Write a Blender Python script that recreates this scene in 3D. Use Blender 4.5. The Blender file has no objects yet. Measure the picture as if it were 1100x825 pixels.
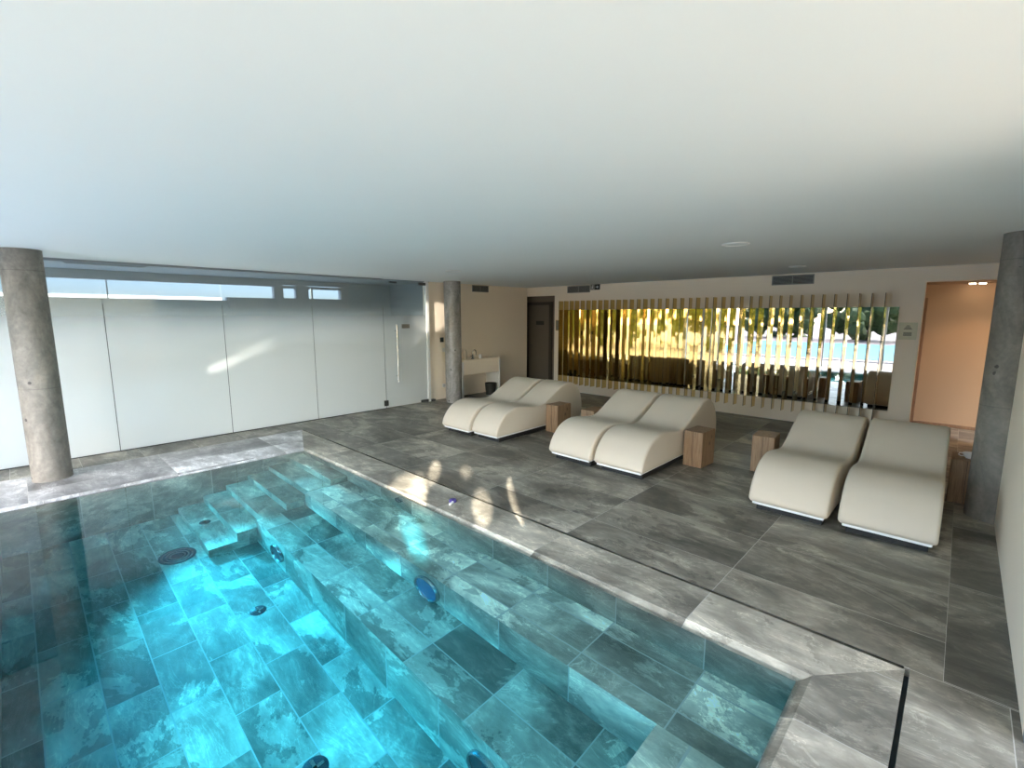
import bpy, bmesh, math, random
from mathutils import Vector, Matrix
random.seed(7)
C = bpy.context.scene.collection
SC = bpy.context.scene

# ------------------------------------------------------------------ materials
class NT:
    """small wrapper for building node trees"""
    def __init__(s, name):
        s.m = bpy.data.materials.new(name); s.m.use_nodes = True
        s.t = s.m.node_tree; s.t.nodes.clear()
        s.out = s.t.nodes.new('ShaderNodeOutputMaterial')
    def n(s, typ, **kw):
        nd = s.t.nodes.new('ShaderNode' + typ)
        for k, v in kw.items(): setattr(nd, k, v)
        return nd
    def put(s, sock, v):
        if isinstance(v, bpy.types.NodeSocket): s.t.links.new(v, sock)
        elif isinstance(v, (tuple, list)):
            sock.default_value = tuple(v) + (1,) if len(v) == 3 and sock.type == 'RGBA' else tuple(v)
        else: sock.default_value = v
    def math(s, op, a, b=0.0, c=None, clamp=False):
        nd = s.n('Math', operation=op, use_clamp=clamp)
        s.put(nd.inputs[0], a); s.put(nd.inputs[1], b)
        if c is not None: s.put(nd.inputs[2], c)
        return nd.outputs[0]
    def vmath(s, op, a, b):
        nd = s.n('VectorMath', operation=op); s.put(nd.inputs[0], a); s.put(nd.inputs[1], b)
        return nd.outputs[0]
    def mix(s, f, a, b, typ='RGBA', blend='MIX'):
        nd = s.n('Mix', data_type=typ)
        if typ == 'RGBA': nd.blend_type = blend
        i = {'FLOAT': (2, 3, 0), 'RGBA': (6, 7, 2)}[typ]
        s.put(nd.inputs[0], f); s.put(nd.inputs[i[0]], a); s.put(nd.inputs[i[1]], b)
        return nd.outputs[i[2]]
    def ramp(s, fac, stops, interp='LINEAR'):
        nd = s.n('ValToRGB'); cr = nd.color_ramp; cr.interpolation = interp
        while len(cr.elements) < len(stops): cr.elements.new(.5)
        for e, (p, c) in zip(cr.elements, stops):
            e.position = p; e.color = (c, c, c, 1) if not isinstance(c, tuple) else c + (1,)
        s.put(nd.inputs[0], fac); return nd.outputs[0]
    def noise(s, vec, scale, detail=4, rough=.5, dist=0.0):
        nd = s.n('TexNoise'); s.put(nd.inputs['Vector'], vec)
        nd.inputs['Scale'].default_value = scale; nd.inputs['Detail'].default_value = detail
        nd.inputs['Roughness'].default_value = rough; nd.inputs['Distortion'].default_value = dist
        return nd.outputs[0]
    def pos(s): return s.n('NewGeometry').outputs['Position']
    def bsdf(s, color, rough=.5, metal=0.0, spec=.5, bump=None, bstr=.1, bdist=.01):
        p = s.n('BsdfPrincipled')
        s.put(p.inputs['Base Color'], color); s.put(p.inputs['Roughness'], rough)
        p.inputs['Metallic'].default_value = metal; p.inputs['Specular IOR Level'].default_value = spec
        if bump is not None:
            b = s.n('Bump'); b.inputs['Strength'].default_value = bstr; b.inputs['Distance'].default_value = bdist
            s.put(b.inputs['Height'], bump); s.t.links.new(b.outputs[0], p.inputs['Normal'])
        return p.outputs[0]
    def done(s, sh, vol=None):
        s.t.links.new(sh, s.out.inputs['Surface'])
        if vol is not None: s.t.links.new(vol, s.out.inputs['Volume'])
        return s.m

def plain(name, col, rough=.5, metal=0.0, var=.04, scale=8.0, bstr=.05, spec=.5):
    m = NT(name); tc = m.n('TexCoord').outputs['Object']
    nz = m.noise(tc, scale, 5, .6)
    c = m.mix(nz, tuple(x * (1 - var) for x in col), tuple(min(1, x * (1 + var)) for x in col))
    return m.done(m.bsdf(c, rough, metal, spec, nz, bstr, .004))

def tile_mat(name, ox, oy, lx, ly, stagger=0.0, wall_lx=.58, wall_ox=-.89, gw=.004, tone=1.0, patch=.5, rough=.38, vgrout=False, seed=0.0, warm=(1.0, .935, .76)):
    """slate-look stone tiles laid out from world position; grout at ox + k*lx, oy + k*ly"""
    m = NT(name); g = m.n('NewGeometry'); P = g.outputs['Position']
    sp = m.n('SeparateXYZ'); m.put(sp.inputs[0], P)
    sn = m.n('SeparateXYZ'); m.put(sn.inputs[0], g.outputs['True Normal'])
    x, y, z = sp.outputs
    nxa = m.math('GREATER_THAN', m.math('ABSOLUTE', sn.outputs[0]), .5)
    nza = m.math('GREATER_THAN', m.math('ABSOLUTE', sn.outputs[2]), .5)
    u = m.mix(nxa, x, y, 'FLOAT'); v = m.mix(nza, z, y, 'FLOAT')
    Lx = m.mix(nza, wall_lx, lx, 'FLOAT'); Ox = m.mix(nza, wall_ox, ox, 'FLOAT')
    vi_ = m.math('DIVIDE', m.math('SUBTRACT', v, m.mix(nza, 0.0, oy, 'FLOAT')), m.mix(nza, 50.0, ly, 'FLOAT'))
    vi = m.math('FLOOR', vi_)
    sh = m.math('MULTIPLY', m.math('MODULO', m.math('ABSOLUTE', vi), 2.0), m.mix(nza, 0.0, stagger, 'FLOAT'))
    ui_ = m.math('ADD', m.math('DIVIDE', m.math('SUBTRACT', u, Ox), Lx), sh)
    ui = m.math('FLOOR', ui_)
    du = m.math('MULTIPLY', m.math('PINGPONG', ui_, .5), Lx)
    dv = m.math('MULTIPLY', m.math('PINGPONG', vi_, .5), m.mix(nza, 50.0, ly, 'FLOAT'))
    d = m.math('MINIMUM', du, dv)
    wob = m.math('MULTIPLY', m.noise(P, 40, 2), .0012)
    grout = m.math('LESS_THAN', m.math('ADD', d, wob), gw * .5 + .0006)
    idv = m.n('CombineXYZ'); m.put(idv.inputs[0], ui); m.put(idv.inputs[1], vi)
    m.put(idv.inputs[2], m.math('ADD', nza, m.math('MULTIPLY', nxa, 3.0)))
    wn = m.n('TexWhiteNoise', noise_dimensions='3D'); m.put(wn.inputs[0], m.vmath('ADD', idv.outputs[0], (seed, seed * .7, 0.0)))
    off = m.vmath('MULTIPLY', wn.outputs['Color'], (41.0, 57.0, 33.0))
    rnd = wn.outputs['Value']
    base = m.vmath('MULTIPLY', P, (.75, 1.15, 1.0))
    Q = m.vmath('ADD', base, off)
    big = m.noise(Q, 1.3, 10, .62, .7)
    cl = m.noise(m.vmath('ADD', Q, (7.0, 3.0, 1.0)), .85, 14, .70, .5)
    fine = m.noise(m.vmath('MULTIPLY', Q, (1.0, 1.7, 1.3)), 8.0, 9, .74, .4)
    streak = m.noise(m.vmath('MULTIPLY', Q, (1.1, 2.2, 1.6)), 1.9, 9, .66, .9)
    tone_v = m.ramp(big, [(.28, .085), (.44, .175), (.56, .30), (.72, .50)])
    slab = m.ramp(cl, [(.0, 1.12), (.36, 1.05), (.484, .95), (.492, patch), (.57, patch * 1.15), (.63, .92), (1.0, 1.15)])
    slab2 = m.ramp(streak, [(.0, .78), (.40, .86), (.56, 1.05), (.60, 1.30), (.63, 1.02), (1.0, 1.15)])
    f = m.ramp(fine, [(.25, .72), (.5, 1.0), (.75, 1.24)])
    val = m.math('MULTIPLY', m.math('MULTIPLY', tone_v, slab), m.math('MULTIPLY', f, slab2))
    vein = m.ramp(m.noise(m.vmath('MULTIPLY', Q, (.8, 1.6, 1.3)), 2.3, 9, .68, 1.1), [(.0, 1.0), (.486, 1.0), (.5, 1.5), (.514, 1.0), (1.0, 1.0)])
    val = m.math('MULTIPLY', val, vein)
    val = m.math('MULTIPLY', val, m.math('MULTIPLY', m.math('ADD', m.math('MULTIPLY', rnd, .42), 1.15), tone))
    cc = m.n('CombineColor'); 
    for i in range(3): m.put(cc.inputs[i], m.math('MULTIPLY', val, warm[i]))
    col = m.mix(grout, cc.outputs[0], (.46, .45, .41))
    rg = m.math('ADD', m.math('MULTIPLY', fine, .25), rough - .1)
    h = m.math('SUBTRACT', m.math('ADD', m.math('MULTIPLY', cl, .5), m.math('MULTIPLY', fine, .35)), m.math('MULTIPLY', grout, .5))
    return m.done(m.bsdf(col, rg, 0, .45, h, .22, .006))

def concrete(name, rough=.6, tone=1.0, warm=(1.0, .91, .77)):
    m = NT(name); tc = m.n('TexCoord').outputs['Object']
    a = m.noise(m.vmath('MULTIPLY', tc, (2.0, 2.0, 1.1)), 2.2, 8, .65, .8)
    b = m.noise(tc, 26, 5, .6)
    v = m.n('TexVoronoi'); m.put(v.inputs['Vector'], tc); v.inputs['Scale'].default_value = 9.0
    gate = m.math('GREATER_THAN', m.noise(tc, 5.0, 2), .60)
    pit = m.math('MULTIPLY', m.math('LESS_THAN', v.outputs['Distance'], .16), gate)
    val = m.math('MULTIPLY', m.ramp(a, [(.28, .15), (.5, .27), (.7, .38)]), m.ramp(b, [(.3, .85), (.7, 1.12)]))
    sp = m.n('SeparateXYZ'); m.put(sp.inputs[0], tc)
    ring = m.math('LESS_THAN', m.math('PINGPONG', m.math('ADD', sp.outputs[2], .22), .62), .004)
    val = m.math('MULTIPLY', val, m.math('SUBTRACT', tone, m.math('MULTIPLY', ring, .18)))
    val = m.math('MULTIPLY', val, m.math('SUBTRACT', 1.0, m.math('MULTIPLY', pit, .65)))
    cc = m.n('CombineColor')
    for i in range(3): m.put(cc.inputs[i], m.math('MULTIPLY', val, warm[i]))
    h = m.math('SUBTRACT', m.math('MULTIPLY', b, .4), pit)
    return m.done(m.bsdf(cc.outputs[0], rough, 0, .5, h, .25, .006))

def wood(name, dark, light, rough=.55):
    m = NT(name); tc = m.n('TexCoord').outputs['Object']
    w = m.noise(m.vmath('MULTIPLY', tc, (14.0, 14.0, 1.1)), 2.2, 6, .6, 1.2)
    fine = m.noise(m.vmath('MULTIPLY', tc, (60.0, 60.0, 2.0)), 3.0, 4, .6)
    kn = m.n('TexVoronoi'); m.put(kn.inputs['Vector'], m.vmath('MULTIPLY', tc, (1.0, 1.0, .7))); kn.inputs['Scale'].default_value = 4.5
    k = m.ramp(kn.outputs['Distance'], [(.0, .35), (.10, .45), (.15, 1.0), (1.0, 1.0)])
    c = m.mix(m.ramp(w, [(.3, 0.0), (.7, 1.0)]), dark, light)
    c = m.mix(1.0, c, k, blend='MULTIPLY')
    c = m.mix(1.0, c, m.ramp(fine, [(.3, .82), (.7, 1.1)]), blend='MULTIPLY')
    return m.done(m.bsdf(c, rough, 0, .4, w, .15, .004))

M = {}
M['white'] = plain('white_plaster', (.93, .82, .67), .9, var=.015, scale=2.5, bstr=.03, spec=.2)
M['ceiling'] = plain('ceiling_paint', (.81, .855, .86), .9, var=.01, scale=1.2, bstr=.02, spec=.2)
M['corridor'] = plain('corridor_grey_paint', (.20, .245, .275), .8, var=.02)
M['warm_wall'] = plain('warm_wall_paint', (.31, .20, .12), .85, var=.03, scale=1.5, spec=.2)
M['grey_band'] = plain('grey_lintel', (.24, .26, .28), .7, spec=.3)
M['floor'] = tile_mat('floor_stone_tile', -1.03, 3.38, 1.2, .6, tone=.78, patch=.58, seed=1)
M['floor_side'] = tile_mat('border_stone_tile', .10, 3.0, .9, 1.2, tone=.72, patch=.7, seed=5)
M['floor_corner'] = tile_mat('corner_stone_tile', .33, 2.99, 1.2, 1.2, tone=.62, patch=.7, seed=6)
M['coping'] = tile_mat('coping_stone_tile', -1.03, 2.98, 1.2, 3.0, tone=1.12, patch=.66, seed=9)
M['coping_left'] = tile_mat('left_coping_tile', -6.81, -.09, .62, 1.2, tone=1.3, patch=.72, seed=12, warm=(.98, .98, .97))
M['coping_near'] = tile_mat('end_coping_tile', -.04, 2.24, 2.0, .6, tone=1.25, patch=.66, seed=15)
M['pool_wall'] = tile_mat('pool_wall_tile', -1, 0, .58, .29, tone=1.1, patch=.62, seed=21, rough=.5, gw=.007)
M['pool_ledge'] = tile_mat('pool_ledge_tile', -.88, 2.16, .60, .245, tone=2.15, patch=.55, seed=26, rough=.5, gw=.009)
M['pool_low'] = tile_mat('pool_lower_ledge_tile', -2.42, 1.75, .60, .29, tone=1.3, patch=.5, seed=29, rough=.5, gw=.008)
M['pool_floor'] = tile_mat('pool_floor_tile', -3.12, .71, .58, .283, stagger=.5, tone=1.3, patch=.5, seed=33, rough=.5, gw=.008)
M['pool_step'] = tile_mat('pool_step_tile', -5.7, 2.58, .62, 3.0, tone=1.4, patch=.65, seed=37, rough=.5, gw=.006)
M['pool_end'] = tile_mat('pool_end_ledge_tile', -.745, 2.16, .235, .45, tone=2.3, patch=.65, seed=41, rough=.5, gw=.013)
M['column'] = concrete('raw_concrete', .62, .80)
M['column_s'] = concrete('smooth_concrete', .20, 1.1, (1.0, .96, .9))
M['oak'] = wood('oak_block', (.20, .115, .06), (.42, .27, .155))
M['gap_brown'] = wood('shadow_gap_brown', (.11, .055, .028), (.20, .105, .05))  # brown that stands in for the shadow gap in the passage
M['dark_door'] = plain('dark_door_paint', (.13, .11, .085), .5, var=.06)
M['dark_frame'] = plain('dark_frame_paint', (.045, .038, .03), .45)
M['fabric'] = None
M['black'] = plain('black_plinth', (.012, .012, .012), .6)
M['white_trim'] = plain('white_lacquer', (.86, .86, .84), .4, var=.01)
M['steel'] = plain('brushed_steel', (.62, .62, .60), .22, 1.0, var=.05, scale=30)
M['chrome'] = plain('chrome', (.8, .8, .8), .08, 1.0, var=.02)
M['dark_steel'] = plain('dark_patch_fitting', (.10, .10, .095), .4, .6)
M['brass'] = plain('polished_brass', (.68, .52, .22), .045, 1.0, var=.06, scale=1.2, bstr=.02)
M['edge_dark'] = plain('dark_slat_edge', (.035, .025, .012), .4)
M['bronze'] = plain('brass_plaque', (.46, .35, .16), .45, .5)
M['vent'] = plain('vent_metal', (.26, .255, .23), .5, .2)
M['vent_dark'] = plain('vent_void', (.03, .03, .028), .8)
M['sign_dark'] = plain('sign_black', (.02, .022, .02), .4)
M['sign_grey'] = plain('sign_grey', (.22, .22, .20), .5)
M['cream'] = plain('cream_card', (.72, .70, .52), .6, var=.02)
M['ink'] = plain('sign_ink', (.12, .12, .09), .7)
M['alcove'] = plain('brown_alcove_paint', (.17, .135, .10), .7, var=.04)
M['grey_plate'] = plain('grey_plate', (.20, .18, .15), .5)
M['lamp_rim'] = plain('lamp_rim_steel', (.35, .37, .38), .25, .9)
M['lamp_dark'] = plain('dark_niche', (.02, .04, .05), .4)
M['lens_blue'] = plain('blue_lens', (.02, .13, .26), .2, var=.1)
M['purple'] = plain('purple_cap', (.07, .05, .22), .35)
M['gasket'] = plain('seal_strip', (.06, .065, .06), .6)
M['terrace'] = plain('terrace_stone', (.42, .48, .56), .8, var=.08, scale=1.5)
M['deck'] = plain('warm_stone_paving', (.62, .50, .34), .8, var=.08, scale=1.5)
M['cream_wall'] = plain('cream_stone_wall', (.85, .76, .60), .8, var=.06, scale=1.5)
M['far_paving'] = plain('rosy_paving', (.27, .22, .23), .8, var=.2, scale=1.0)
M['pool_blue'] = plain('outdoor_pool_water', (.12, .33, .44), .6, var=.12, scale=2.0, spec=.05)
M['leaf'] = plain('leaf_yellow_green', (.34, .36, .05), .7, var=.5, scale=3)
M['leaf_d'] = plain('leaf_dark_green', (.06, .10, .03), .7, var=.5, scale=3)
M['bark'] = plain('bark', (.09, .06, .04), .9, var=.3, scale=12)
M['ceramic'] = plain('white_ceramic', (.85, .83, .78), .25, var=.01)
M['bin'] = plain('dark_bin', (.03, .033, .027), .5)

def _fabric():
    m = NT('cream_upholstery'); tc = m.n('TexCoord').outputs['Object']
    a = m.noise(tc, 3.0, 4, .6); b = m.noise(tc, 240, 2, .5)
    c = m.mix(a, (.655, .572, .455), (.71, .624, .503))
    return m.done(m.bsdf(c, .95, 0, .15, m.math('ADD', a, m.math('MULTIPLY', b, .25)), .12, .006))
M['fabric'] = _fabric()

def _mirror():
    m = NT('mirror_glass'); tc = m.n('TexCoord').outputs['Object']
    nz = m.noise(tc, 1.5, 2)
    return m.done(m.bsdf((.84, .82, .74), .012, 1.0, .5, nz, .035, .02))
M['mirror'] = _mirror()

def _water():
    m = NT('pool_water')
    P = m.pos()
    g = m.n('BsdfGlass'); g.inputs['IOR'].default_value = 1.333; g.inputs['Roughness'].default_value = 0.0
    m.put(g.inputs['Color'], (1, 1, 1))
    v = m.n('VolumeAbsorption'); m.put(v.inputs['Color'], (.0, .81, .94)); v.inputs['Density'].default_value = .84
    return m.done(g.outputs[0], v.outputs[0])
M['water'] = _water()

def _frost():
    """glass sheet with a frosted film that fades out to clear glass near the top"""
    m = NT('frosted_glass')
    sp = m.n('SeparateXYZ'); m.put(sp.inputs[0], m.pos())
    fr = m.n('MapRange', interpolation_type='SMOOTHSTEP'); m.put(fr.inputs[0], sp.outputs[2])
    fr.inputs[1].default_value = 1.22; fr.inputs[2].default_value = 2.05; fr.inputs[3].default_value = .97; fr.inputs[4].default_value = 0.05
    tl = m.n('BsdfTranslucent'); m.put(tl.inputs[0], (.93, .95, .94))
    df = m.n('BsdfDiffuse'); m.put(df.inputs[0], (.86, .89, .87))
    fm = m.n('MixShader'); fm.inputs[0].default_value = .52
    m.t.links.new(tl.outputs[0], fm.inputs[1]); m.t.links.new(df.outputs[0], fm.inputs[2])
    tr = m.n('BsdfTransparent'); m.put(tr.inputs[0], (.93, .97, .97))
    a = m.n('MixShader'); m.put(a.inputs[0], fr.outputs[0]); m.t.links.new(tr.outputs[0], a.inputs[1]); m.t.links.new(fm.outputs[0], a.inputs[2])
    gl = m.n('BsdfGlossy'); gl.inputs['Roughness'].default_value = .06
    fz = m.n('Fresnel'); fz.inputs[0].default_value = 1.40
    b = m.n('MixShader'); m.put(b.inputs[0], m.math('MULTIPLY', fz.outputs[0], .8)); m.t.links.new(a.outputs[0], b.inputs[1]); m.t.links.new(gl.outputs[0], b.inputs[2])
    return m.done(b.outputs[0])
M['frost'] = _frost()

def emit(name, col, strength):
    m = NT(name); e = m.n('Emission'); m.put(e.inputs[0], col); e.inputs[1].default_value = strength
    return m.done(e.outputs[0])
M['spot_glow'] = emit('downlight_glow', (1, .82, .6), 9)

# ------------------------------------------------------------------ mesh helpers
def box(bm, x0, x1, y0, y1, z0, z1, mi=0):
    vs = [bm.verts.new(p) for p in ((x0,y0,z0),(x1,y0,z0),(x1,y1,z0),(x0,y1,z0),(x0,y0,z1),(x1,y0,z1),(x1,y1,z1),(x0,y1,z1))]
    for f in ((3,2,1,0),(4,5,6,7),(0,1,5,4),(1,2,6,5),(2,3,7,6),(3,0,4,7)):
        bm.faces.new([vs[i] for i in f]).material_index = mi
    return vs
def bbox(bm, x0, x1, y0, y1, z0, z1, r=.006, seg=2):
    b2 = bmesh.new(); box(b2, x0, x1, y0, y1, z0, z1)
    bmesh.ops.bevel(b2, geom=list(b2.edges), offset=r, segments=seg, profile=.5, affect='EDGES')
    merge(bm, b2)
def merge(bm, b2, mat=None):
    if mat is not None: bmesh.ops.transform(b2, matrix=mat, verts=b2.verts)
    me = bpy.data.meshes.new('tmp'); b2.to_mesh(me); b2.free(); bm.from_mesh(me); bpy.data.meshes.remove(me)
def lathe(bm, prof, seg=40, mat=None):
    b2 = bmesh.new(); rings = []
    for r, z in prof:
        if r < 1e-6: rings.append([b2.verts.new((0, 0, z))])
        else: rings.append([b2.verts.new((r*math.cos(2*math.pi*i/seg), r*math.sin(2*math.pi*i/seg), z)) for i in range(seg)])
    for a, b in zip(rings, rings[1:]):
        for i in range(seg):
            j = (i+1) % seg
            if len(a) == 1 and len(b) == 1: continue
            if len(a) == 1: b2.faces.new((a[0], b[i], b[j]))
            elif len(b) == 1: b2.faces.new((a[j], a[i], b[0]))
            else: b2.faces.new((a[i], a[j], b[j], b[i]))
    bmesh.ops.recalc_face_normals(b2, faces=b2.faces)
    merge(bm, b2, mat)
def tube(bm, pts, r, seg=12):
    b2 = bmesh.new(); rings = []
    pts = [Vector(p) for p in pts]
    for i, p in enumerate(pts):
        t = (pts[min(i+1, len(pts)-1)] - pts[max(i-1, 0)]).normalized()
        a = t.orthogonal().normalized() if i == 0 else (rings_a - t*rings_a.dot(t)).normalized()
        rings_a = a; b = t.cross(a)
        rings.append([b2.verts.new(p + r*(math.cos(2*math.pi*k/seg)*a + math.sin(2*math.pi*k/seg)*b)) for k in range(seg)])
    for a, b in zip(rings, rings[1:]):
        for k in range(seg): b2.faces.new((a[k], a[(k+1)%seg], b[(k+1)%seg], b[k]))
    b2.faces.new(rings[0][::-1]); b2.faces.new(rings[-1])
    merge(bm, b2)
def obj(name, bm, mat, parent=None, smooth=False, loc=None):
    me = bpy.data.meshes.new(name); bmesh.ops.recalc_face_normals(bm, faces=bm.faces); bm.to_mesh(me); bm.free()
    o = bpy.data.objects.new(name, me); C.objects.link(o)
    me.materials.append(mat)
    if smooth:
        for p in me.polygons: p.use_smooth = True
        try: me.set_sharp_from_angle(angle=math.radians(38))
        except Exception: pass
    if parent is not None: o.parent = parent
    if loc is not None: o.location = loc
    return o
def thing(name, label, cat, loc=(0,0,0), rz=0.0, group=None):
    o = bpy.data.objects.new(name, None); C.objects.link(o); o.empty_display_size = .1
    o.location = loc; o.rotation_euler = (0, 0, rz); return tag(o, label, cat, group)
def tag(o, label, cat, group=None):
    o['label'] = label; o['category'] = cat
    if group: o['group'] = group
    return o
def struct(name, bm, mat, smooth=False, label=None):
    o = obj(name, bm, mat, None, smooth); o['kind'] = 'structure'
    if label: o['label'] = label
    return o
def B(*boxes):
    bm = bmesh.new()
    for b in boxes: box(bm, *b)
    return bm
def BB(*boxes, r=.006):
    bm = bmesh.new()
    for b in boxes: bbox(bm, *b, r=r)
    return bm
def copy_tree(o, parent=None):
    c = o.copy(); C.objects.link(c)
    if parent is not None: c.parent = parent
    for ch in list(o.children): copy_tree(ch, c)
    return c

H = 2.48            # ceiling height
YB = 9.0            # gold wall
YF = -1.75           # garden front behind the viewer
XR = .36            # right wall
XL = -8.06          # left wall beyond the glass door
PX0, PX1, PY0, PY1 = -6.32, -.435, -.31, 2.53     # pool opening

# ------------------------------------------------------------------ room shell
struct('floor', B((XL-.1, -.05, 2.995, YB+.1, -.25, 0), (-.05, .10, 2.995, YB+.1, -.25, 0), (XL-.1, -7.45, YF, 2.995, -.25, 0)), M['floor'])
struct('trim_1', B((.10, XR+.05, 3.38, YB+.1, -.25, 0), (.10, XR+.05, 2.995, 3.38, -.25, 0)), M['floor_side'], label='tile border beside right wall')
struct('trim_11', B((-.024, XR+.05, YF, 2.995, -.25, 0)), M['floor_corner'], label='end tile strip beside the slot drain')
def bevel_coping(name, pts_in, pts_out, mat):
    """flat stone slab whose pool-side edge slopes down to the water"""
    bm = bmesh.new()
    (a0, a1), (b0, b1) = pts_in, pts_out
    def V(p, z): return bm.verts.new((p[0], p[1], z))
    d0 = (Vector(b0) - Vector(a0)).normalized() * .085; d1 = (Vector(b1) - Vector(a1)).normalized() * .085
    m0 = (a0[0]+d0[0], a0[1]+d0[1]); m1 = (a1[0]+d1[0], a1[1]+d1[1])
    top = [V(a0,-.032), V(a1,-.032), V(m1,0), V(m0,0), V(b1,0), V(b0,0)]
    bot = [V(a0,-.036), V(a1,-.036), V(b1,-.25), V(b0,-.25)]
    F = bm.faces.new
    F((top[0],top[1],top[2],top[3])); F((top[3],top[2],top[4],top[5]))
    F((bot[0],bot[1],top[1],top[0])); F((bot[3],top[5],top[4],bot[2])); F(bot)
    F((bot[0],top[0],top[3],top[5],bot[3])); F((bot[1],bot[2],top[4],top[2],top[1]))
    return struct(name, bm, mat)
bevel_coping('trim_2', ((PX0, PY1), (PX1, PY1)), ((-7.45, 2.97), (-.045, 2.97)), M['coping'])
bevel_coping('trim_3', ((PX1, PY1), (PX1, PY0)), ((-.045, 2.97), (-.045, YF)), M['coping_near'])
bevel_coping('trim_4', ((PX0, PY0), (PX0, PY1)), ((-7.45, YF), (-7.45, 2.97)), M['coping_left'])
bevel_coping('trim_5', ((PX1, PY0), (PX0, PY0)), ((-.045, YF), (-7.45, YF)), M['coping'])
# slot drain between coping and deck
dr = thing('slot_drain', 'dark slot drain line running round the pool coping', 'drain', (0, 0, 0))
obj('channel', B((-7.45, -.02, 2.97, 2.995, -.10, -.05), (-.045, -.024, YF, 2.97, -.10, -.05)), M['lamp_dark'], dr)
obj('edge_lip', B((-7.45, -.05, 2.991, 2.996, -.05, .0015)), M['steel'], dr)

struct('ceiling', B((-9.75, 2.6, YF-.05, 10.9, H, H+.25)), M['ceiling'])
struct('wall_left', B((XL-.12, XL, 5.90, YB, 0, H)), M['white'])
# gold wall with its two openings
OX0, OX1, OZ = -8.10, -7.17, 2.27
QX0, QX1 = -.45, .62
struct('wall_back', B((OX1, QX0, YB, YB+.15, 0, H), (XL-.12, OX1, YB, YB+.15, OZ, H), (QX0, 2.2, YB, YB+.15, OZ, H)), M['white'])
struct('wall_alcove', B((-8.55, -8.45, YB+.001, 9.40, 0, OZ+.1), (-8.45, XL-.12, YB+.001, YB+.10, 0, OZ+.1), (OX1, OX1+.1, YB+.151, 9.40, 0, OZ+.1), (-8.45, OX1, 9.30, 9.40, 0, OZ+.1), (-8.45, OX1, YB+.151, 9.30, OZ+.02, OZ+.1)), M['alcove'])
struct('wall_passage', B((QX0-.32, 2.2, 10.3, 10.4, 0, H), (QX0-.42, QX0-.32, YB+.15, 10.4, 0, H), (2.1, 2.2, YB+.15, 10.4, 0, H)), M['warm_wall'])
struct('ceiling_passage', B((QX0-.32, 2.1, YB+.15, 10.3, 2.285, 2.40)), M['warm_wall'])
struct('floor_passage', B((QX0-.42, 2.2, YB+.1, 10.4, -.25, 0.0)), M['floor_side'])
struct('floor_alcove', B((-8.55, OX1+.1, YB+.1, 9.40, -.25, 0.0)), M['floor'])
jb = thing('shadow_gap', 'dark strips standing in for the shadow gap round the flush warm panel in the lit passage', 'shadow gap', (QX0-.06, 10.3, 0))  # brown strips put the shadow beside and below the panel into colour
obj('upright', BB((-.025, .045, -.03, .004, .03, 2.08), r=.004), M['gap_brown'], jb)
obj('base_strip', BB((-.025, 1.3, -.028, .004, 0.0, .045), r=.004), M['gap_brown'], jb)

# right wall; it ends in a garden opening beside the viewer
YR = 2.82
struct('wall_right', B((XR, XR+.14, YR, YB+.15, -.25, H)), M['white'])
struct('trim_10', B((XR, XR+.07, YR-.05, YR, 0, H), (XR, XR+.07, .35, .42, 0, H), (XR, XR+.07, YF, YR-.05, 2.36, H)), M['grey_band'], label='frame of the side garden opening')

# garden front behind the viewer: open sliding doors between slim posts
bm = bmesh.new()
for x in (-7.0, -3.6, -1.9, XR): box(bm, x, x+.07, YF-.06, YF, 0, H)
box(bm, -7.0, XR+.07, YF-.06, YF, 2.36, H)
struct('trim_6', bm, M['grey_band'], label='frame of the garden front')

# corridor behind the glass
struct('wall_front', B((-8.06, -7.0, YF-.12, YF, -.25, H), (-9.62, -8.06, YF-.12, YF, 2.2, H)), M['white'])
struct('wall_corridor', B((-9.62, -9.5, YF, 5.95, 0, 2.035), (-9.62, -9.5, 2.64, 5.95, 2.035, 2.115), (-9.62, -9.5, YF, 5.95, 2.38, H), (-9.62, -9.5, 3.46, 3.58, 2.115, 2.38), (-9.62, -9.5, 3.87, 4.05, 2.115, 2.38), (-9.62, -9.5, 4.78, 5.95, 2.115, 2.38), (-9.62, XL-.04, 5.95, 6.05, 0, H)), M['corridor'])
struct('ceiling_corridor', B((-9.62, -8.03, YF, 5.95, H-.012, H-.002)), M['corridor'])
struct('floor_corridor', B((-9.62, -8.07, YF, 6.0, -.25, 0)), M['floor'])
def win(n, y0, y1, z0, z1, bars=()):
    bm = B((-9.60, -9.47, y0-.05, y0, z0-.03, z1+.05), (-9.60, -9.47, y1, y1+.05, z0-.03, z1+.05), (-9.60, -9.47, y0, y1, z1, z1+.05), (-9.60, -9.47, y0, y1, z0-.03, z0))
    for b, w in bars: box(bm, -9.57, -9.52, b, b+w, z0, z1)
    struct('window_%d' % n, bm, M['grey_band'])
win(1, YF, 3.44, 2.06, 2.335, [(1.02, .015)]); 
win(2, 3.60, 3.85, 2.125, 2.31); win(3, 4.08, 4.76, 2.125, 2.31, [(4.16, .03)])
struct('trim_7', B((-9.5, -9.44, YF, 4.95, 2.37, H), (-9.5, -9.46, 3.44, 3.60, 2.06, 2.38), (-9.5, -9.46, 3.85, 4.08, 2.06, 2.38), (-9.5, -9.46, 4.76, 4.93, 2.0, 2.38), (-9.5, -9.465, 2.66, 4.93, 1.93, 2.115)), M['grey_band'], label='grey surround of the strip window')

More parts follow.
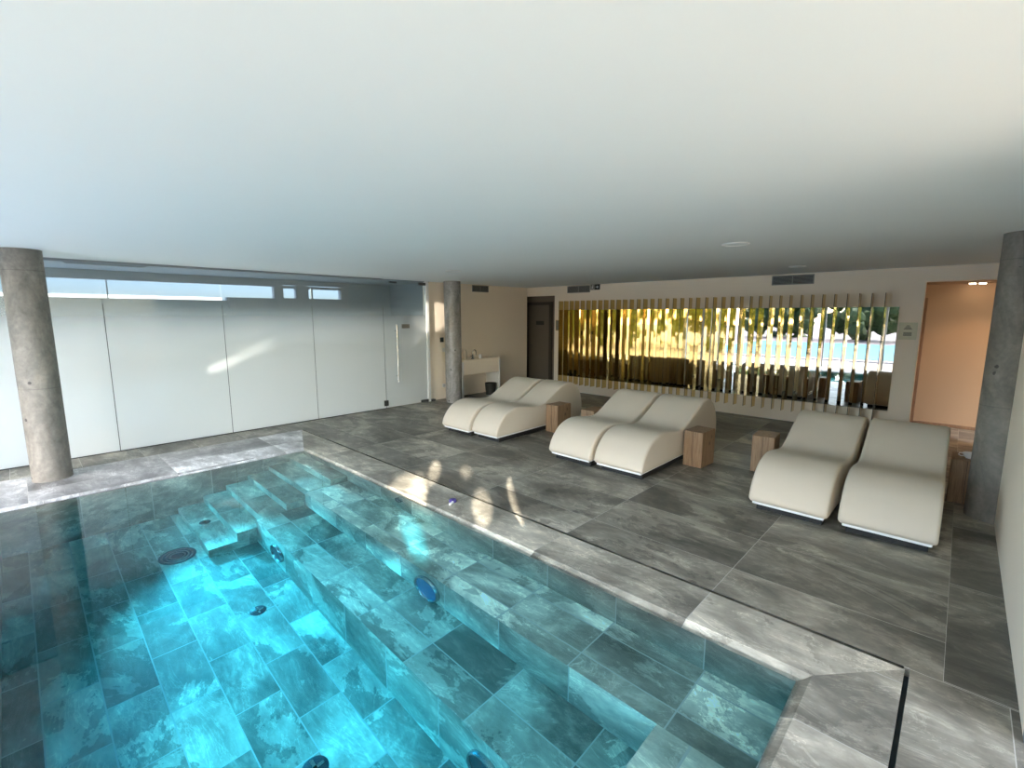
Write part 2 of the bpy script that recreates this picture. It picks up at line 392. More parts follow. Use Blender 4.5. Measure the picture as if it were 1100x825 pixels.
# ------------------------------------------------------------------ glass partition and door
GX = -8.0
gp = thing('glass_partition', 'frosted glass partition wall fading to clear glass at the top', 'glass partition', (GX, 0, 0))
js = [YF, -.54, .80, 2.15, 3.49, 4.84]
for a, b in zip(js, js[1:]):
    obj('pane', B((-.006, .006, a+.004, b-.004, .012, H-.03)), M['frost'], gp)
    obj('seal', B((-.005, .005, b-.0035, b+.0035, .012, 1.95)), M['gasket'], gp)
obj('floor_channel', B((-.012, .012, YF, 4.84, 0, .012)), M['gasket'], gp)
obj('top_track', B((-.025, .025, YF, 4.84, H-.03, H)), M['grey_band'], gp)
gd = thing('glass_door', 'frosted glass door with a long vertical steel bar handle', 'door', (GX, 4.85, 0))
obj('pane', B((-.006, .006, 0, .97, .012, H-.03)), M['frost'], gd)
bm = bmesh.new(); tube(bm, [(.065, .24, .50), (.065, .24, 1.62)], .016, 14)
for z in (.62, 1.50): tube(bm, [(.004, .24, z), (.065, .24, z)], .012, 10)
obj('bar_handle', bm, M['steel'], gd, True)
obj('patch_fitting', BB((-.02, .02, -.06, .03, .05, .16), r=.004), M['dark_steel'], gd)
obj('patch_fitting', BB((-.02, .02, .80, .99, .012, .06), r=.004), M['dark_steel'], gd)
obj('patch_fitting', BB((-.02, .02, .82, .98, H-.085, H-.03), r=.004), M['dark_steel'], gd)
obj('patch_fitting', BB((-.02, .02, .15, .30, H-.07, H-.04), r=.004), M['dark_steel'], gd)
pl = obj('name_plate', BB((.006, .012, .39, .57, 1.545, 1.625), r=.002), M['grey_plate'], gd)
struct('trim_8', BB((XL-.01, -7.98, 5.835, 5.90, 0, H), r=.004), M['white_trim'], label='white end post beside the glass door')
struct('trim_9', B((XL-.01, -7.985, 5.82, 6.02, .0, .035)), M['dark_steel'], label='dark threshold at the door end')

# ------------------------------------------------------------------ pool
ZF = -1.26
struct('pool_shell', B((PX0-.2, PX0, PY0-.2, PY1+.2, -1.5, -.0365), (PX1, PX1+.2, PY0-.2, PY1+.2, -1.5, -.0365), (PX0, PX1, PY1, PY1+.2, -1.5, -.037), (PX0, PX1, PY0-.2, PY0, -1.5, -.037)), M['pool_wall'])
struct('floor_pool', B((PX0, PX1, PY0, PY1, -1.45, ZF)), M['pool_floor'])
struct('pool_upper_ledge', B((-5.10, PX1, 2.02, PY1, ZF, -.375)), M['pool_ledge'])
struct('pool_lower_ledge', B((-5.10, -.92, 1.51, 2.02, ZF, -.74)), M['pool_low'])
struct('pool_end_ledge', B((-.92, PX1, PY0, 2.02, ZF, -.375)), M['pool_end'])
for k, (y0, y1) in enumerate([(2.33, PY1), (2.07, 2.33), (1.82, 2.07), (1.57, 1.82), (1.325, 1.57), (1.07, 1.325)]):
    o = struct('pool_step' if k == 0 else 'pool_step.%03d' % k, B((PX0, -5.10 if k not in (0, 1) else -5.12, y0, y1, ZF, -.02 - .18*(k+1))), M['pool_step'])
bm = bmesh.new(); box(bm, PX0-.05, PX1+.05, PY0-.05, PY1+.05, ZF-.08, -.020)
wa = obj('pool_water', bm, M['water']); wa['kind'] = 'stuff'
for p in wa.data.polygons: p.use_smooth = True
wa.data.set_sharp_from_angle(angle=math.radians(30)); tag(wa, 'clear blue-green water filling the indoor pool', 'water')

def disc_lamp(loc, r, label, lens, rim, group=None):
    t = thing('pool_lamp', label, 'pool lamp', loc, 0, group)
    rot = Matrix.Rotation(math.radians(90), 4, 'X')
    bm = bmesh.new(); lathe(bm, [(r*.86, 0), (r*.86, .022), (r*.90, .030), (r*.97, .028), (r, .018), (r, 0)], 40, rot)
    obj('rim', bm, rim, t, True)
    bm = bmesh.new(); lathe(bm, [(0, .024), (r*.5, .022), (r*.85, .014), (r*.85, 0), (0, 0)], 40, rot)
    obj('lens', bm, lens, t, True)
    return t
disc_lamp((-2.84, 2.02, -.605), .155, 'round blue pool lamp with bright rim on the upper riser', M['lens_blue'], M['lamp_rim'])
disc_lamp((-4.53, 1.51, -1.0), .14, 'dark round pool lamp on the lower riser beside the pool steps', M['lamp_dark'], M['lamp_rim'])
disc_lamp((-1.63, 1.51, -1.0), .14, 'dark round pool lamp on the lower riser at the photo bottom edge', M['lamp_dark'], M['lamp_rim'])
disc_lamp((-4.00, 2.53, -.14), .055, 'small oval wall jet below the coping at the far pool edge', M['lamp_dark'], M['lamp_rim'])
def floor_fit(x, y, z, r, label, big):
    t = thing('floor_drain' if big else 'floor_inlet', label, 'drain' if big else 'inlet', (x, y, z))
    bm = bmesh.new(); lathe(bm, [(0, .004), (r*.9, .004), (r, 0.001), (r, -.004), (0, -.004)], 36)
    obj('cover', bm, M['lamp_dark'], t, True)
    if not big:
        bm = bmesh.new(); box(bm, -r*.75, r*.75, -r*.14, r*.14, .004, .009)
        box(bm, -r*.14, r*.14, -r*.7, r*.7, .004, .009)
        obj('cross_bar', bm, M['steel'], t)
    else:
        bm = bmesh.new()
        for k in (.35, .55, .75): lathe(bm, [(r*k, .0045), (r*(k+.05), .0065), (r*(k+.1), .0045)], 36)
        obj('grille_ring', bm, M['lamp_rim'], t, True)
floor_fit(-5.34, .86, ZF, .155, 'large dark round drain on the pool floor below the steps', True)
floor_fit(-4.02, 1.15, ZF, .062, 'small chrome-crossed inlet on the pool floor in front of the steps', False)
floor_fit(-5.75, 1.20, -1.10, .055, 'small inlet on the lowest pool step', False)
floor_fit(-2.46, .93, ZF, .075, 'small floor inlet at the bottom edge of the photo', False)

pf = thing('deck_nozzle', 'tiny purple-capped nozzle on the coping beside the pool', 'nozzle', (-3.44, 2.77, 0), math.radians(50))
bm = bmesh.new(); lathe(bm, [(0, .030), (.020, .030), (.034, .024), (.036, .012), (.036, 0), (0, 0)], 24); obj('cap', bm, M['purple'], pf, True)
bm = bmesh.new(); tube(bm, [(.0, -.03, .010), (-.012, -.062, .010), (-.03, -.085, .008)], .011, 10); obj('spout', bm, M['ceramic'], pf, True)

# ------------------------------------------------------------------ columns
def column(x, y, r, mat, label):
    bm = bmesh.new(); lathe(bm, [(0, 0), (r, 0), (r, H), (0, H)], 64)
    o = obj('concrete_column', bm, mat, None, True, (x, y, 0)); tag(o, label, 'column')
column(-7.215, .115, .168, M['column'], 'raw concrete round column by the frosted glass at the left')
column(-7.62, 6.22, .170, M['column_s'], 'smooth grey column beside the left lounger pair and white console')
column(.335, 5.87, .170, M['column'], 'raw concrete column against the right wall by the passage')

# ------------------------------------------------------------------ gold slat mirror
sm = thing('slatted_mirror', 'long wall mirror behind upright gold brass slats', 'mirror', (0, YB, 0))
obj('mirror_glass', BB((-6.88, -.71, -.02, -.002, .365, 1.925), r=.004), M['mirror'], sm)
NS = 40
for i in range(NS):
    x = -6.895 + i*(6.895-.875)/(NS-1)
    bm = B((-.004, .004, -.16, -.0 if i == 0 else -.006, .20, 2.125))
    bmesh.ops.rotate(bm, verts=bm.verts, cent=(0, 0, 0), matrix=Matrix.Rotation(math.radians(random.uniform(-3.5, 3.5)), 3, 'Z'))
    bmesh.ops.translate(bm, verts=bm.verts, vec=(x, -.018, 0))
    sl = obj('slat', bm, M['brass'], sm)
    sl.data.materials.append(M['edge_dark'])
    for p in sl.data.polygons:
        if abs(p.normal.x) < .5: p.material_index = 1

# ------------------------------------------------------------------ loungers
PROF = [(.03,.09),(0.0,.13),(.035,.23),(.10,.315),(.20,.40),(.32,.448),(.46,.468),(.62,.455),(.80,.428),(.94,.418),(1.06,.440),(1.20,.50),(1.38,.59),(1.54,.665),(1.66,.700),(1.77,.700),(1.88,.665),(1.98,.59),(2.06,.47),(2.10,.33),(2.10,.20),(2.06,.09)]
def catmull(P, n=4):
    out = []
    for i in range(len(P)-1):
        p0 = P[max(i-1, 0)]; p1 = P[i]; p2 = P[i+1]; p3 = P[min(i+2, len(P)-1)]
        for k in range(n):
            t = k/n
            out.append(tuple(.5*((2*p1[j]) + (-p0[j]+p2[j])*t + (2*p0[j]-5*p1[j]+4*p2[j]-p3[j])*t*t + (-p0[j]+3*p1[j]-3*p2[j]+p3[j])*t**3) for j in (0, 1)))
    out.append(P[-1]); return out
def make_cushion(w, r):
    pr = catmull(PROF, 4); bm = bmesh.new()
    n = len(pr)
    # inward normals for the rounded side edge
    def inset(d):
        res = []
        for i, p in enumerate(pr):
            a = pr[(i-1) % n] if 0 < i else pr[0]; b = pr[(i+1) % n] if i < n-1 else pr[-1]
            t = Vector((b[0]-a[0], b[1]-a[1])).normalized(); nn = Vector((t.y, -t.x))
            q = (p[0]+nn.x*d, max(.09, p[1]+nn.y*d)); res.append(q)
        return res
    rings = []
    K = 5
    for k in range(K+1):
        a = math.pi/2*k/K; rings.append((-w/2 + r*(1-math.sin(a)), inset(r*(1-math.cos(a)))))
    rings = rings[::-1]      # from side cap (k=K) ... we want cap first
    left = [(-w/2 + r*(1-math.cos(math.pi/2*k/K)), inset(r*(1-math.sin(math.pi/2*k/K)))) for k in range(K+1)]
    mid = [(-w/2 + r + (w-2*r)*t, inset(0)) for t in (.25, .5, .75)]
    right = [(-x, q) for x, q in left[::-1]]
    allr = [[bm.verts.new((x, p[0], p[1])) for p in q] for x, q in left + mid + right]
    for a, b in zip(allr, allr[1:]):
        for i in range(n-1): bm.faces.new((a[i], a[i+1], b[i+1], b[i]))
        bm.faces.new((a[n-1], a[0], b[0], b[n-1]))
    bm.faces.new(allr[0][::-1]); bm.faces.new(allr[-1])
    return bm
W = .615
lg = thing('lounger', '', 'lounger', (0, 0, 0), 0, 'upholstered wave loungers')
obj('cushion', make_cushion(W, .028), M['fabric'], lg, True)
obj('base_board', BB((-W/2+.03, W/2-.03, .03, 2.02, .068, .0905), r=.004), M['white_trim'], lg)
obj('plinth', BB((-W/2+.05, W/2-.05, .10, 1.92, 0, .068), r=.003), M['black'], lg)
spots = [(-5.465, 4.46, 1.2, 'cream wave lounger, left one of the pair nearest the white console'),
         (-4.868, 4.51, 1.0, 'cream wave lounger, right one of the pair nearest the white console, block table beside it'),
         (-3.345, 4.50, .0, 'cream wave lounger, left one of the middle pair in front of gold slats'),
         (-2.675, 4.51, .0, 'cream wave lounger, right one of the middle pair, touching the brown block table'),
         (-.985, 4.54, -.4, 'cream wave lounger, left one of the pair nearest the right column'),
         (-.290, 4.55, 0.6, 'cream wave lounger nearest the right wall and column')]
for i, (x, y, a, lab) in enumerate(spots):
    o = lg if i == 0 else copy_tree(lg)
    o.location = (x, y, 0); o.rotation_euler = (0, 0, math.radians(a)); o['label'] = lab
    if i == 1: o.scale = (.85, 1, 1)
    if i >= 2: o.scale = (1.02, 1, 1)

# ------------------------------------------------------------------ block tables
st = thing('block_table', '', 'side table', (0, 0, 0), 0, 'wooden block tables')
bm = bmesh.new(); bbox(bm, -.115, .115, -.17, .17, 0, .43, r=.006)
obj('block', bm, M['oak'], st)
bm = B((-.0015, .0015, -.1712, -.168, .004, .426)); obj('crack', bm, M['black'], st)
blocks = [(-4.475, 5.75, 0, 'wooden block table at the right side of the left lounger pair'),
          (-2.195, 5.61, -3, 'brown wooden block table at the right side of the middle lounger pair'),
          (-1.545, 5.93, 5, 'wooden block table at the left side of the right lounger pair'),
          (-3.85, 5.80, 0, 'wooden block table mostly hidden at the left side of the middle lounger pair'),
          (.155, 6.28, 0, 'wooden block table in shade behind the right column, carrying a white cup')]
for i, (x, y, a, lab) in enumerate(blocks):
    o = st if i == 0 else copy_tree(st)
    o.location = (x, y, 0); o.rotation_euler = (0, 0, math.radians(a)); o['label'] = lab
cup = thing('cup', 'white cup on the shaded block table beside the right column', 'cup', (.165, 6.24, .43))
bm = bmesh.new(); lathe(bm, [(0, 0), (.028, 0), (.045, .02), (.055, .055), (.050, .055), (.04, .022), (0, .008)], 28); obj('bowl', bm, M['ceramic'], cup, True)
bm = bmesh.new(); tube(bm, [(-.048, 0, .045), (-.075, 0, .042), (-.080, 0, .026), (-.062, 0, .014), (-.044, 0, .018)], .005, 8); obj('handle', bm, M['ceramic'], cup, True)

# ------------------------------------------------------------------ console by the left wall
cn = thing('console_table', 'white console with a deep apron against the left wall', 'console', (XL, 7.02, 0))
obj('top', BB((0.002, .45, -.57, .57, .815, .85), r=.004), M['white'], cn)
obj('apron', BB((.40, .44, -.54, .54, .53, .815), r=.004), M['white'], cn)
for s in (-1, 1): obj('side_panel', BB((0.002, .45, s*.55-.02, s*.55+.02, 0, .815), r=.004), M['white_trim'], cn)
tp = thing('water_tap', 'grey swan-neck tap standing on the white console', 'tap', (XL+.32, 6.86, .85))
bm = bmesh.new(); lathe(bm, [(0, 0), (.035, 0), (.035, .012), (.018, .02), (.016, .10), (0, .10)], 20)
obj('stem', bm, M['dark_steel'], tp, True)
bm = bmesh.new(); tube(bm, [(0, 0, .09)] + [(0, .05-.05*math.cos(a), .14+.06*math.sin(a)) for a in [k*math.pi/8 for k in range(9)]] + [(0, .10, .08)], .012, 12)
obj('neck', bm, M['steel'], tp, True)
obj('lever', BB((-.01, .01, -.06, .0, .055, .07), r=.003), M['steel'], tp)
fl = thing('towel_roll', 'white rolled towel beside the tap on the console', 'towel', (XL+.22, 6.72, .85))
bm = bmesh.new(); lathe(bm, [(0, 0), (.045, 0), (.052, .02), (.05, .15), (.04, .19), (.015, .21), (0, .205)], 24); o_ = obj('roll', bm, M['fabric'], fl, True)
gl = thing('tumbler', 'small white tumbler at the middle of the console top', 'tumbler', (XL+.36, 7.05, .85))
bm = bmesh.new(); lathe(bm, [(0, 0), (.03, 0), (.036, .09), (.032, .09), (.027, .008), (0, .008)], 24); obj('tumbler_body', bm, M['ceramic'], gl, True)
bn = thing('waste_bin', 'dark bin standing under the white console', 'bin', (XL+.33, 7.39, 0))
bm = bmesh.new(); lathe(bm, [(0, 0), (.11, 0), (.13, .27), (.12, .27), (.105, .01), (0, .01)], 28); obj('bin_body', bm, M['bin'], bn, True)

# ------------------------------------------------------------------ vents, switches, signs
def vent(loc, w, h, axis, label):
    t = thing('air_vent', label, 'vent', loc, 0 if axis == 'y' else math.pi/2, 'wall air vents')
    obj('frame', B((-w/2, w/2, -.012, 0, h/2-.012, h/2), (-w/2, w/2, -.012, 0, -h/2, -h/2+.012), (-w/2, -w/2+.014, -.012, 0, -h/2+.012, h/2-.012), (w/2-.014, w/2, -.012, 0, -h/2+.012, h/2-.012), (-.006, .006, -.011, 0, -h/2+.012, h/2-.012)), M['vent'], t)
    obj('backing', B((-w/2+.014, w/2-.014, -.003, -.001, -h/2+.012, h/2-.012)), M['vent_dark'], t)
    bm = bmesh.new(); n = 7
    for k in range(n):
        z = -h/2+.02+(h-.04)*k/(n-1); box(bm, -w/2+.014, w/2-.014, -.010, -.004, z-.004, z+.004)
    obj('louvre', bm, M['vent'], t)
vent((-2.14, YB, 2.382), .62, .155, 'y', 'grey air vent above the right part of the gold slats')
vent((-6.475, YB, 2.388), .63, .155, 'y', 'grey air vent above the left end of the gold slats')
vent((XL, 7.40, 2.395), .50, .145, 'x', 'grey air vent high on the left wall above the console')

ex = thing('exit_sign', 'small black sign with white arrow beside the left vent', 'exit sign', (-6.02, YB, 2.42))
obj('figure_panel', BB((-.12, -.012, -.02, 0, -.06, .06), r=.003), M['sign_grey'], ex)
obj('arrow_panel', BB((-.008, .12, -.02, 0, -.06, .06), r=.003), M['sign_dark'], ex)
bm = bmesh.new(); box(bm, .02, .065, -.023, -.0201, -.008, .008)
vs = [bm.verts.new(p) for p in ((.06,-.023,-.03),(.095,-.023,0),(.06,-.023,.03),(.06,-.0201,-.03),(.095,-.0201,0),(.06,-.0201,.03))]
for f in ((0,1,2),(5,4,3),(0,3,4,1),(1,4,5,2),(2,5,3,0)): bm.faces.new([vs[i] for i in f])
obj('arrow', bm, M['white_trim'], ex)
bm = bmesh.new(); lathe(bm, [(0, .0205), (.012, .0205), (.012, .023), (0, .023)], 14, Matrix.Translation((-.055, 0, .032)) @ Matrix.Rotation(math.radians(90), 4, 'X'))
for q in [((-.062, .018), (-.066, -.012)), ((-.064, -.010), (-.045, -.042)), ((-.066, -.010), (-.088, -.038)), ((-.062, .012), (-.040, 0.0)), ((-.062, .012), (-.085, .002))]:
    tube(bm, [(q[0][0], -.0215, q[0][1]), (q[1][0], -.0215, q[1][1])], .0045, 6)
obj('figure', bm, M['white_trim'], ex)

cs = thing('notice_card', 'cream notice card on the back wall beside the passage', 'notice', (-.59, YB, 1.57))
obj('card', BB((-.105, .105, -.008, .004, -.125, .125), r=.003), M['cream'], cs)
bm = bmesh.new()
for dz, w in ((.078, .018), (.062, .028), (.046, .038), (.030, .046)): box(bm, -w, w, -.0095, -.0081, dz-.004, dz+.004)
for dz in (-.022, -.036, -.050, -.064): box(bm, -.048, .048, -.0095, -.0081, dz-.004, dz+.004)
obj('printed_marks', bm, M['ink'], cs)
pq = thing('wall_plaque', 'small gold plaque on wall between the dark door and slats', 'plaque', (-7.03, YB, 1.56))
obj('plate', BB((-.095, .095, -.012, 0, -.125, .125), r=.003), M['bronze'], pq)
obj('inner_panel', B((-.08, .08, -.0135, -.0121, -.11, .11)), M['grey_plate'], pq)
sw = thing('control_panel', 'small black control panel on the left wall beside the column', 'switch', (XL, 6.27, 1.28))
obj('plate', BB((-.004, .014, -.045, .045, -.05, .05), r=.003), M['sign_dark'], sw)
obj('display', BB((.0141, .016, -.032, .032, -.02, .034), r=.001), M['lamp_dark'], sw)
sw = thing('light_switch', 'white light switch below the black control panel', 'switch', (XL, 6.32, 1.06))
obj('plate', BB((0, .010, -.04, .04, -.04, .04), r=.003), M['white_trim'], sw)
obj('rocker', BB((.0101, .015, -.026, .026, -.026, .026), r=.002), M['ceramic'], sw)
sw = thing('wall_socket', 'white power socket low on the left wall beside the column', 'socket', (XL, 6.30, .29))
obj('plate', BB((0, .010, -.04, .04, -.04, .04), r=.003), M['white_trim'], sw)
bm = bmesh.new(); lathe(bm, [(.026, .0), (.026, .004), (.02, .004), (.018, 0)], 20, Matrix.Translation((.0105, 0, 0)) @ Matrix.Rotation(math.radians(90), 4, 'Y')); obj('socket_ring', bm, M['grey_plate'], sw, True)

# dark door in the alcove at the far left
d1 = thing('door_1', 'dark flush door with a small black sign in the far alcove', 'door', (-7.875, 9.30, 0)); 
obj('frame', B((-.46, -.38, -.05, -.002, 0, 2.13), (.33, .41, -.05, -.002, 0, 2.13), (-.38, .33, -.05, -.002, 2.05, 2.13)), M['dark_frame'], d1)
obj('leaf', BB((-.375, .325, -.035, -.003, .01, 2.045), r=.003), M['dark_door'], d1)
obj('sign_plate', BB((-.10, .16, -.042, -.036, 1.555, 1.655), r=.002), M['sign_dark'], d1)
bm = bmesh.new(); tube(bm, [(-.31, -.035, 1.02), (-.31, -.08, 1.02), (-.19, -.08, 1.02)], .009, 10); obj('lever', bm, M['dark_steel'], d1, True)

# ceiling discs
def ceil_disc(x, y, r, label):
    t = thing('ceiling_speaker', label, 'ceiling speaker', (x, y, H), 0, 'flat ceiling discs')
    bm = bmesh.new(); lathe(bm, [(r, 0), (r, -.006), (r*.93, -.012), (r*.88, -.010), (r*.88, 0)], 48); obj('rim', bm, M['white_trim'], t, True)
    bm = bmesh.new(); lathe(bm, [(0, -.007), (r*.86, -.005), (r*.86, 0), (0, 0)], 48); obj('grille', bm, M['ceiling'], t, True)
ceil_disc(-1.67, 4.87, .125, 'flat white disc in the ceiling above the right lounger pair')
ceil_disc(-1.77, 7.65, .11, 'flat white disc in the ceiling near the right wall vent')
ceil_disc(-5.82, 4.78, .125, 'flat white disc in the ceiling before the left column')
dl = thing('twin_downlight', 'twin square downlight glowing in the passage ceiling', 'downlight', (.085, 10.10, 2.285))
obj('housing', B((-.11, .11, -.05, .05, -.006, 0)), M['dark_frame'], dl)
for s in (-1, 1): obj('lamp', BB((s*.055-.038, s*.055+.038, -.035, .035, -.018, -.0061), r=.002), M['spot_glow'], dl)
vt = thing('ceiling_diffuser', 'long thin slot diffuser in the corridor ceiling behind the glass partition', 'vent', (-8.32, .92, H-.012))
obj('slot_frame', B((-.05, .05, -.42, .42, -.012, 0)), M['grey_band'], vt)
obj('slot', B((-.03, .03, -.40, .40, -.014, -.0121)), M['vent_dark'], vt)

# ------------------------------------------------------------------ outdoors, seen only in the mirror and through the strip window
struct('ground', B((-60, -2.4, -4.6, YF-.06, -.45, -.03)), M['terrace'])
struct('ground_far', B((-60, .6, -70, -4.6, -.45, -.032)), M['far_paving'])
struct('ground_deck', B((-2.4, .6, -4.6, YF-.06, -.45, -.031), (.6, 60, -70, YF-.06, -.45, -.031), (XR+.14, 60, YF-.06, 30, -.45, -.031)), M['deck'])
op = thing('outdoor_pool', 'turquoise outdoor pool reflected in the wall mirror', 'pool', (-6.0, -11.5, -.03))
obj('basin_edge', BB((-4.6, 4.6, -6.6, 6.6, 0, .06), r=.01), M['white_trim'], op)
obj('water', B((-4.3, 4.3, -6.3, 6.3, .055, .075)), M['pool_blue'], op)
gw = obj('garden_wall', BB((-20.3, -20.0, -30, 5.4, -.4, 2.45), r=.02), M['cream_wall']); tag(gw, 'sunlit cream garden wall seen through the strip window', 'wall')
struct('ground_bank', B((-60, -9.7, YF, 30, -.6, .2)), M['terrace'])
# canopy = struct('roof_canopy', B((-9.75, XR+.1, YF-.4, YF-.05, H+.05, H+.2)), M['white'])
def tree(i, x, y, h, r, mat):
    t = thing('garden_tree', 'leafy garden tree reflected in the gold slats and mirror', 'tree', (x, y, -.03), 0, 'garden trees outside')
    bm = bmesh.new(); tube(bm, [(0, 0, 0), (.06, .02, h*.3), (.0, .06, h*.55)], .11, 10); obj('trunk', bm, M['bark'], t, True)
    bm = bmesh.new(); rnd = random.Random(i)
    for k in range(60):
        p = Vector((rnd.gauss(0, r*.42), rnd.gauss(0, r*.42), h*.48 + rnd.gauss(0, h*.20)))
        b2 = bmesh.new(); bmesh.ops.create_icosphere(b2, subdivisions=2, radius=r*rnd.uniform(.14, .26))
        for v in b2.verts: v.co *= rnd.uniform(.72, 1.25)
        merge(bm, b2, Matrix.Translation(p))
    obj('crown', bm, mat, t)
for i, (x, y, h, r, q) in enumerate([(3.4, -7.2, 4.2, 1.3, 0), (5.6, -9.6, 4.8, 1.5, 0), (7.6, -6.6, 4.4, 1.4, 0), (9.6, -11, 5, 1.9, 0), (2.6, -14.2, 5, 1.8, 0), (12.5, -7.5, 4.8, 1.8, 0), (14, -14, 5.5, 2.4, 0), (1, -24, 5.5, 2.6, 1), (-5, -25, 4.6, 2.8, 1), (-11.5, -27, 5, 3, 1), (-18.5, -26, 4.5, 2.8, 1)]):
    tree(i, x, y, h, r, M['leaf'] if q == 0 else M['leaf_d'])

# ------------------------------------------------------------------ light
w = bpy.data.worlds.new('sky'); SC.world = w; w.use_nodes = True
nt = w.node_tree; nt.nodes.clear()
sk = nt.nodes.new('ShaderNodeTexSky'); sk.sky_type = 'NISHITA'; sk.sun_disc = False
sk.sun_elevation = math.radians(38); sk.sun_rotation = math.radians(150); sk.air_density = 1.0; sk.dust_density = 1.2
bg = nt.nodes.new('ShaderNodeBackground'); bg.inputs[1].default_value = .54
wo = nt.nodes.new('ShaderNodeOutputWorld')
mx = nt.nodes.new('ShaderNodeMix'); mx.data_type = 'RGBA'; mx.blend_type = 'MULTIPLY'; mx.inputs[0].default_value = 1; mx.inputs[7].default_value = (1.0, 1, 1.0, 1)
nt.links.new(sk.outputs[0], mx.inputs[6])
tcw = nt.nodes.new('ShaderNodeTexCoord'); dp = nt.nodes.new('ShaderNodeVectorMath'); dp.operation = 'DOT_PRODUCT'
nt.links.new(tcw.outputs['Generated'], dp.inputs[0]); dp.inputs[1].default_value = (.35, -.93, .12)
mr = nt.nodes.new('ShaderNodeMapRange'); mr.interpolation_type = 'SMOOTHSTEP'; nt.links.new(dp.outputs['Value'], mr.inputs[0])
mr.inputs[1].default_value = -.35; mr.inputs[2].default_value = .45; mr.inputs[3].default_value = 0; mr.inputs[4].default_value = 1.0
mc = nt.nodes.new('ShaderNodeMix'); mc.data_type = 'RGBA'; nt.links.new(mr.outputs[0], mc.inputs[0])
mc.inputs[6].default_value = (.095, .115, .165, 1); mc.inputs[7].default_value = (1, 1, 1, 1)
m2 = nt.nodes.new('ShaderNodeVectorMath'); m2.operation = 'MULTIPLY'; nt.links.new(mx.outputs[2], m2.inputs[0]); nt.links.new(mc.outputs[2], m2.inputs[1])
# the sky is brighter on the sun's side
nt.links.new(m2.outputs[0], bg.inputs[0]); nt.links.new(bg.outputs[0], wo.inputs[0])

def light(name, typ, energy, loc, target=None, col=(1, 1, 1), **kw):
    d = bpy.data.lights.new(name, typ); d.energy = energy; d.color = col
    for k, v in kw.items(): setattr(d, k, v)
    o = bpy.data.objects.new(name, d); C.objects.link(o); o.location = loc
    if target is not None:
        o.rotation_euler = (Vector(target) - Vector(loc)).to_track_quat('-Z', 'Y').to_euler()
    return o
light('sun', 'SUN', 2.2, (-10, -30, 20), Vector((-10, -30, 20)) + Vector((.25, .30, -1)), (1, .97, .92), angle=math.radians(.6))
# added spot lamps imitating patches of low sun on floor, wall and glass
def beam(loc, tgt, axis, half_len, half_w, energy, blend=.4, col=(1, .90, .78), soft=.03):
    """added spot with a narrow elliptical cone, imitating sunlight; the long side of its patch lies along axis"""
    loc, tgt, axis = Vector(loc), Vector(tgt), Vector(axis).normalized()
    z = (loc - tgt).normalized(); y = (axis - z*axis.dot(z)); k = y.length; y.normalize(); x = y.cross(z)
    o = light('patch_spot', 'SPOT', energy, loc, None, col, spot_blend=blend, shadow_soft_size=soft)
    hl = half_len*k; o.data.spot_size = 2*math.atan(hl/(loc-tgt).length)
    o.matrix_world = Matrix.Translation(loc) @ Matrix((x, y, z)).transposed().to_4x4() @ Matrix.Diagonal((half_w/hl, 1, 1, 1))
    return o
def floor_patch(x, y, half_len, half_w, energy, blend=.35):
    d = Vector((.76, -.65, 0)); tgt = Vector((x, y, 0))
    beam(tgt + d*7 + Vector((0, 0, 7*.325)), tgt, d, half_len, half_w, energy*.15, blend)
floor_patch(-3.00, 3.25, .62, .095, 110000, .15)
floor_patch(-3.14, 2.88, .50, .105, 42000, .5)
floor_patch(-4.02, 3.44, .30, .075, 22000, .6)
floor_patch(-4.28, 3.18, .44, .070, 60000, .3)
floor_patch(-4.05, 2.66, .60, .25, 50000, .8)
floor_patch(-3.62, 2.42, .90, .13, 90000, .5)
beam((1.5, -17.5, 2.6), (-8.06, 6.09, 1.76), (0, .40, 1), .36, .16, 20000, .35)
beam((1.5, -17.5, 2.6), (-7.97, 5.62, 1.40), (0, 1, .75), .26, .05, 7000, .8, (1, .95, .86))
beam((1.5, -15.5, 2.45), (-8.0, 2.10, 1.06), (0, 1, .42), .34, .07, 12000, .8, (1, .95, .86))
beam((1.5, -15.5, 2.45), (-8.0, 2.55, 1.26), (0, 1, .50), .36, .09, 6500, .9, (1, .95, .86))
# daylight portal at the garden front
pd = light('daylight_portal', 'AREA', 1, (-4.6, YF-.08, 1.2), (-4.6, 5, 1.2), shape='RECTANGLE', size=9.8, size_y=2.4)
pd.data.cycles.is_portal = True
# added unseen lamps on the near pool wall, brightening the pool
for x, tx, ty, tz, e, cone in ((-6.0, -5.5, 1.5, -.9, 60, 62), (-4.5, -4.3, 1.15, -1.26, 50, 66), (-3.0, -3.0, 1.2, -1.26, 75, 66), (-1.9, -2.0, 1.2, -1.26, 50, 60), (-.62, -.62, 1.5, -.4, 30, 34)):
    t = thing('pool_lamp', 'added unseen underwater lamp on the near pool wall behind the viewer', 'pool lamp', (x, PY0, -.19), 0, 'added near wall pool lamps')
    bm = bmesh.new(); lathe(bm, [(.09, 0), (.11, 0), (.11, .012), (.09, .02)], 32, Matrix.Rotation(math.radians(-90), 4, 'X')); obj('rim', bm, M['lamp_rim'], t, True)
    light('pool_fill', 'SPOT', e, (x, PY0+.05, -.16), (tx, ty, tz), (.62, .92, 1.0), spot_size=math.radians(cone), spot_blend=.9, shadow_soft_size=.08)
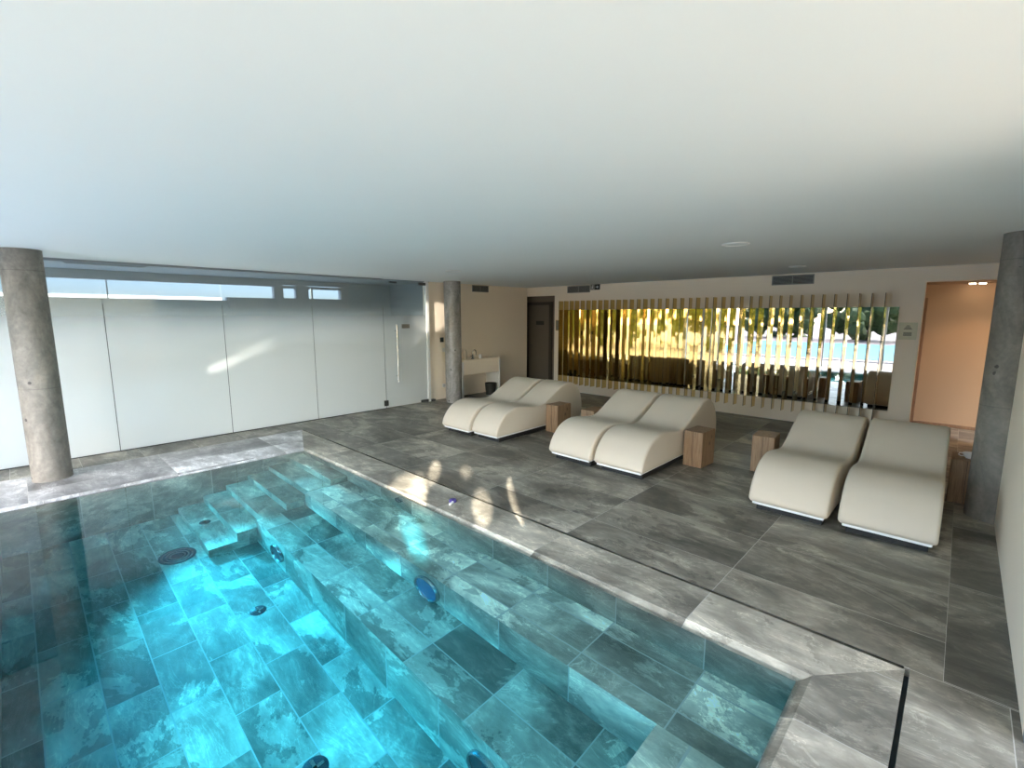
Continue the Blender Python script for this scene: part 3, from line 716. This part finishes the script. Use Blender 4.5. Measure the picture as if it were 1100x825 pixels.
light('pool_fill', 'SPOT', 300, (-6.28, 1.0, -.12), (-3.5, 1.1, -1.26), (.62, .92, 1.0), spot_size=math.radians(52), spot_blend=.9, shadow_soft_size=.08)  # added fill from the left pool end, without a fitting
light('pool_fill', 'SPOT', 70, (-6.28, 2.25, -.06), (-2.6, 2.0, -.5), (.62, .92, 1.0), spot_size=math.radians(40), spot_blend=.9, shadow_soft_size=.05)  # added low fill along the upper ledge, no fitting there
light('pool_fill', 'SPOT', 22, (-.50, 1.0, -.07), (-2.6, 2.25, -.40), (.70, .93, 1.0), spot_size=math.radians(50), spot_blend=.9, shadow_soft_size=.05)  # added fill from the right pool end, no fitting
light('corridor_fill', 'AREA', 21, (-9.42, 1.4, .95), (-8, 1.4, .95), (.95, 1, .97), shape='RECTANGLE', size=7, size_y=1.3)  # added area light that backlights the frosted glass
beam((-.62, .95, -.05), (-3.38, 2.27, -.375), (-.9, .43, 0),   .42, .10, 3600, .5, (.95, 1, .92))  # added underwater spot imitating the sun patch on the ledge
# passage downlight and an added fill
light('passage_light', 'SPOT', 13, (.12, 9.62, 2.26), (.16, 9.85, 0), (1, .62, .34), spot_size=math.radians(105), spot_blend=.7, shadow_soft_size=.05)
light('passage_light', 'POINT', .3, (.9, 9.6, 1.6), None, (1, .62, .36), shadow_soft_size=.25)  # added hidden fill, belongs to no fitting

# ------------------------------------------------------------------ camera and render settings
cam = bpy.data.cameras.new('camera'); co = bpy.data.objects.new('camera', cam); C.objects.link(co)
co.location = (0, 0, 1.8); co.rotation_euler = (math.radians(90-8.314), 0, math.radians(43.652))
cam.sensor_width = 36; cam.lens = 505.48/1100*36; cam.clip_start = .02; cam.clip_end = 500
SC.camera = co
SC.view_settings.view_transform = 'Standard'; SC.view_settings.look = 'None'; SC.view_settings.gamma = 1
SC.view_settings.use_curve_mapping = False; SC.view_settings.exposure = 1.5
cy = SC.cycles
cy.max_bounces = 14; cy.diffuse_bounces = 6; cy.glossy_bounces = 6; cy.transmission_bounces = 10; cy.transparent_max_bounces = 12
cy.caustics_refractive = True; cy.caustics_reflective = True; cy.blur_glossy = .6
cy.sample_clamp_indirect = 6.0
cy.use_denoising = True
